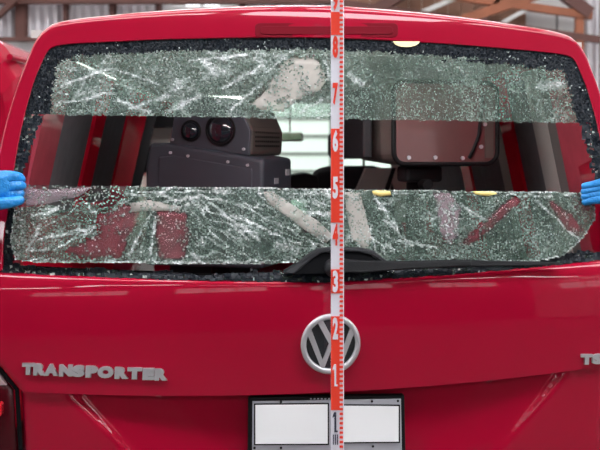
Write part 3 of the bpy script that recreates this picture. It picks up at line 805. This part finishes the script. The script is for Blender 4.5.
for x, z_, r_ in ((-.145, zr+.175, .047), (-.245, zr+.172, .031)):
    lo = obj('lens', loft([[Vector((x+q*math.cos(a), yy, z_+q*math.sin(a))) for a in [2*math.pi*k/32 for k in range(32)]] for q, yy in ((r_*.88, .01), (r_*.86, .001), (r_*.6, -.008), (r_*.2, -.011))]), 'lens', uo, smooth=True)
    obj('lens_ring', tube([Vector((x+r_*math.cos(a), .008, z_+r_*math.sin(a))) for a in [2*math.pi*k/36 for k in range(36)]], .004, 8, closed=True), 'blk', uo, smooth=True)
for x, z_ in ((-.068, zr+.115), (-.31, zr+.145)): obj('screw', cyl(bmesh.new(), (x, .006, z_), (x, .014, z_), .0045, n=12), 'silver', uo)
# vent holes on the housing side
bm = bmesh.new()
for i in range(12):
    for j in range(7):
        t = j/6; x = -.0455-(.028*max(0, t-.55)/.45 if t > .55 else 0); zz = zr+.125+.085*t
        bx(bm, (x+.0005, .05+.016*i, zz), (.002, .006, .006))
tag(obj('vent_holes', bm, 'blk', uo), kind='stuff')
obj('stand_post', cyl(bmesh.new(), (-.2, .12, 0.02), (-.2, .12, zr-.24), .03, n=20), 'blk', u1)
obj('stand_base', box((-.2, .12, .01), (.36, .3, .02)), 'blk', u1)

# ------------------------------------------------------------------ flash unit with window on the right
c = atY(392, 165, .62); wc = toworld(c)
u2 = empty('flash_unit', (wc.x, wc.y, .54), TH+math.radians(10)); tag(u2, 'black boxy flash unit with a rounded dark window and brown side, beside the camera unit', 'flash unit')
zr = wc.z-.54
FW, FH = .345, .255
def rr(x0, z0, x1, z1, r_, y, n=6):
    out = []
    for cx_, cz_, a0 in ((x1-r_, z0+r_, -90), (x1-r_, z1-r_, 0), (x0+r_, z1-r_, 90), (x0+r_, z0+r_, 180)):
        for k in range(n+1):
            a = math.radians(a0+90*k/n); out.append(Vector((cx_+r_*math.cos(a), y, cz_+r_*math.sin(a))))
    return out
hb = obj('housing', loft([rr(0, zr, FW, zr+FH, .04, .0), rr(-.02, zr+.0, FW-.01, zr+FH, .04, .05), rr(-.04, zr+.01, FW-.03, zr+FH-.01, .04, .26)]), 'brown_grey', u2)
obj('side_grille', prism([(-.043, .06, zr+.02), (-.062, .25, zr+.02), (-.062, .25, zr+FH-.02), (-.043, .06, zr+FH-.02)], (-.03, 0, 0)), 'blk_soft', u2, bevel=.006)
obj('window_pane', loft([rr(.008, zr+.008, FW-.008, zr+FH-.008, .033, -.008), rr(.008, zr+.008, FW-.008, zr+FH-.008, .033, .004)]), 'pane', hb)
obj('window_rim', tube(rr(.002, zr+.002, FW-.002, zr+FH-.002, .038, -.008, 8), .0075, 10, closed=True), 'blk', u2, smooth=True)
obj('cable', tube([(FW-.055, -.012, zr+FH-.03), (FW-.058, -.012, zr+.16), (FW-.066, -.012, zr+.09), (FW-.085, -.012, zr+.045), (FW-.10, -.012, zr+.02)], .006, 8), 'blk', hb, smooth=True)
obj('inner_strip', box((FW-.03, -.0095, zr+FH/2), (.028, .004, FH-.04)), 'brown_grey', hb)
for x, z_ in ((.05, .022), (.135, .022), (.225, .02), (.287, .055), (.30, .125)):
    obj('screw', cyl(bmesh.new(), (x, -.014, zr+z_), (x, -.004, zr+z_), .006, n=12), 'silver', hb)
obj('stand_post', cyl(bmesh.new(), (.12, .12, .02), (.12, .12, zr+.005), .032, n=20), 'blk', u2)
obj('mount_bracket', box((.12, .09, zr-.03), (.12, .10, .05)), 'blk_soft', u2, bevel=.01)
obj('clamp_knob', cyl(bmesh.new(), (.115, .0, zr-.06), (.115, .05, zr-.06), .016, n=16), 'blk', u2)
obj('stand_base', box((.12, .12, .01), (.36, .3, .02)), 'blk', u2)

# ------------------------------------------------------------------ second red vehicle parked alongside
pv = empty('parked_vehicle', tuple(toworld((-1.9, 1.55, 0))), TH); tag(pv, 'red high-sided vehicle parked alongside the damaged van, only its rear corner showing', 'vehicle')
zz = 1.96
ZT = .10
sec = [(-.86, .40), (-.88, 1.1), (-.85, 1.70), (-.74, 1.92), (-.5, 2.02), (0, 2.05), (.5, 2.02), (.74, 1.93), (.83, 1.80), (.87, 1.55), (.88, 1.1), (.86, .40)]
ls = []
for y, k in ((.0, .94), (.03, .985), (.12, 1.0), (3.6, 1.0), (3.9, .96)):
    ls.append([Vector((x*k, y, .4+(z_-.4+(ZT if z_ > 1.3 else 0))*k)) for x, z_ in sec])
pb = obj('body', loft(ls), 'red', pv, smooth=False, bevel=.02, seg=3)
obj('gutter', tube([(.80, .02, 1.955), (.815, .5, 1.97), (.815, 3.5, 1.97)], .012, 8), 'red', pb)
obj('rear_window', box((0, -.004, 1.45), (1.2, .02, .5)), 'panel_dark', pv, bevel=.005)
obj('marker_lamp', box((.72, .0, 1.80), (.10, .05, .05)), 'blk', pv, bevel=.01)
for s in (-1, 1):
    obj('tail_light', box((s*.74, -.008, .95), (.1, .03, .34)), 'lamp_dark', pv, bevel=.008)
    for y in (.7, 3.1):
        wl = obj('wheel', cyl(bmesh.new(), (s*.64, y, .33), (s*.86, y, .33), .33, n=32), 'tyre', pv); obj('hub_cap', cyl(bmesh.new(), (s*.85, y, .33), (s*.868, y, .33), .18, n=24), 'silver', wl)
obj('bumper', box((0, -.03, .5), (1.66, .14, .2)), 'blk_soft', pv, bevel=.03)

# ------------------------------------------------------------------ gloved hands
def skin_mesh(name, nodes, edges, m, parent):
    """nodes: list of (pos, radius); grown with the skin modifier and baked"""
    me = bpy.data.meshes.new(name); me.from_pydata([n[0] for n in nodes], edges, [])
    o = bpy.data.objects.new(name, me); COL.objects.link(o)
    o.modifiers.new('skin', 'SKIN')
    if not me.skin_vertices: 
        bpy.context.view_layer.objects.active = o
    for i, v in enumerate(me.skin_vertices[0].data):
        rx = nodes[i][1]; v.radius = rx if isinstance(rx, tuple) else (rx, rx); v.use_root = (i == 0)
    s = o.modifiers.new('sub', 'SUBSURF'); s.levels = 2; s.render_levels = 2
    bpy.context.view_layer.update()
    nm = bpy.data.meshes.new_from_object(o.evaluated_get(bpy.context.evaluated_depsgraph_get()))
    o.modifiers.clear(); o.data = nm; nm.name = name; nm.materials.clear(); nm.materials.append(M[m])
    for p in nm.polygons: p.use_smooth = True
    if parent: o.parent = parent
    return o
def hand(side, label):
    # coordinates relative to the pinch point on the sheet: u = towards the sheet's middle, v = away from the viewer, w = up
    s = 1 if side == 'left' else -1
    px, py = (23, 189) if side == 'left' else (584, 193)
    base = toworld(onS(px, py, .014))
    e = empty('gloved_hand', tuple(base), TH); tag(e, label, 'hand')
    P = lambda u, v, w_: Vector((s*u, v, w_))
    nodes, edges = [], []
    def add(p, r_, par=None):
        nodes.append((p, r_))
        if par is not None: edges.append((par, len(nodes)-1))
        return len(nodes)-1
    if side == 'left':
        wr = add(P(-.150, -.050, -.004), .029)
        pm = add(P(-.100, -.045, .004), (.030, .036), wr)
        kn = add(P(-.060, -.042, .010), (.025, .030), pm)
        # four fingers, index uppermost, curl round the end of the sheet; the thumb lies across its front
        for (u0, v0, w0_, r0), (u1, v1, w1), (u2, v2, w2) in (((-.026, -.038, .030, .0160), (-.004, -.014, .027), (-.006, .018, .018)), ((-.022, -.040, .010, .0155), (-.002, -.014, .009), (-.005, .020, .005)),
                                                     ((-.026, -.034, -.010, .0145), (-.006, -.006, -.010), (-.006, .020, -.010)), ((-.034, -.024, -.026, .0125), (-.014, .000, -.026), (-.012, .020, -.022))):
            a = add(P(u0, v0, w0_), r0, kn); b = add(P(u1, v1, w1), .0120 if r0 > .013 else .0105, a); add(P(u2, v2, w2), .0092, b)
        t0 = add(P(-.084, -.064, -.022), .0180, pm); t1 = add(P(-.046, -.070, -.030), .0155, t0)
        t2 = add(P(-.014, -.054, -.027), .0135, t1); t3 = add(P(.010, -.030, -.021), .0105, t2)
    else:
        wr = add(P(-.165, -.055, -.020), .028)
        pm = add(P(-.120, -.046, -.006), (.030, .036), wr)
        for k, (kw, kl) in enumerate(((.030, .94), (.010, 1.06), (-.010, .98), (-.030, .78))):
            a = add(P(-.078, -.044, kw), .0135, pm)
            b = add(P(-.040*kl, -.048, kw*.72+.008), .0120, a)
            c_ = add(P(-.014*kl, -.030, kw*.62+.003), .0110, b)
            d_ = add(P(.014*kl, -.013, kw*.66-.004), .0090, c_)
        t0 = add(P(-.098, -.018, .010), .0165, pm); t1 = add(P(-.060, .012, .012), .0140, t0)
        t2 = add(P(-.028, .024, .008), .0122, t1); t3 = add(P(-.004, .018, .004), .0098, t2)
    skin_mesh('glove', nodes, edges, 'glove', e)
    w0 = nodes[0][0]
    el = w0+P(-.24, -.06, -.16)
    dv = (el-w0).normalized()
    obj('cuff', tube([w0-dv*.004, w0+dv*.03, w0+dv*.07, w0+dv*.072], [.030, .033, .036, .034], 20), 'glove', e, smooth=True)
    obj('sleeve', tube([w0+dv*.055, w0+dv*.07, w0+dv*.16, w0+dv*.27, el+dv*.02], [.040, .043, .048, .053, .045], 20), 'sleeve', e, smooth=True)
    return e
hand('left', 'hand in a blue rubber glove gripping the square end of the glass strip')
hand('right', 'hand in a blue rubber glove pinching the rounded corner of the glass strip')
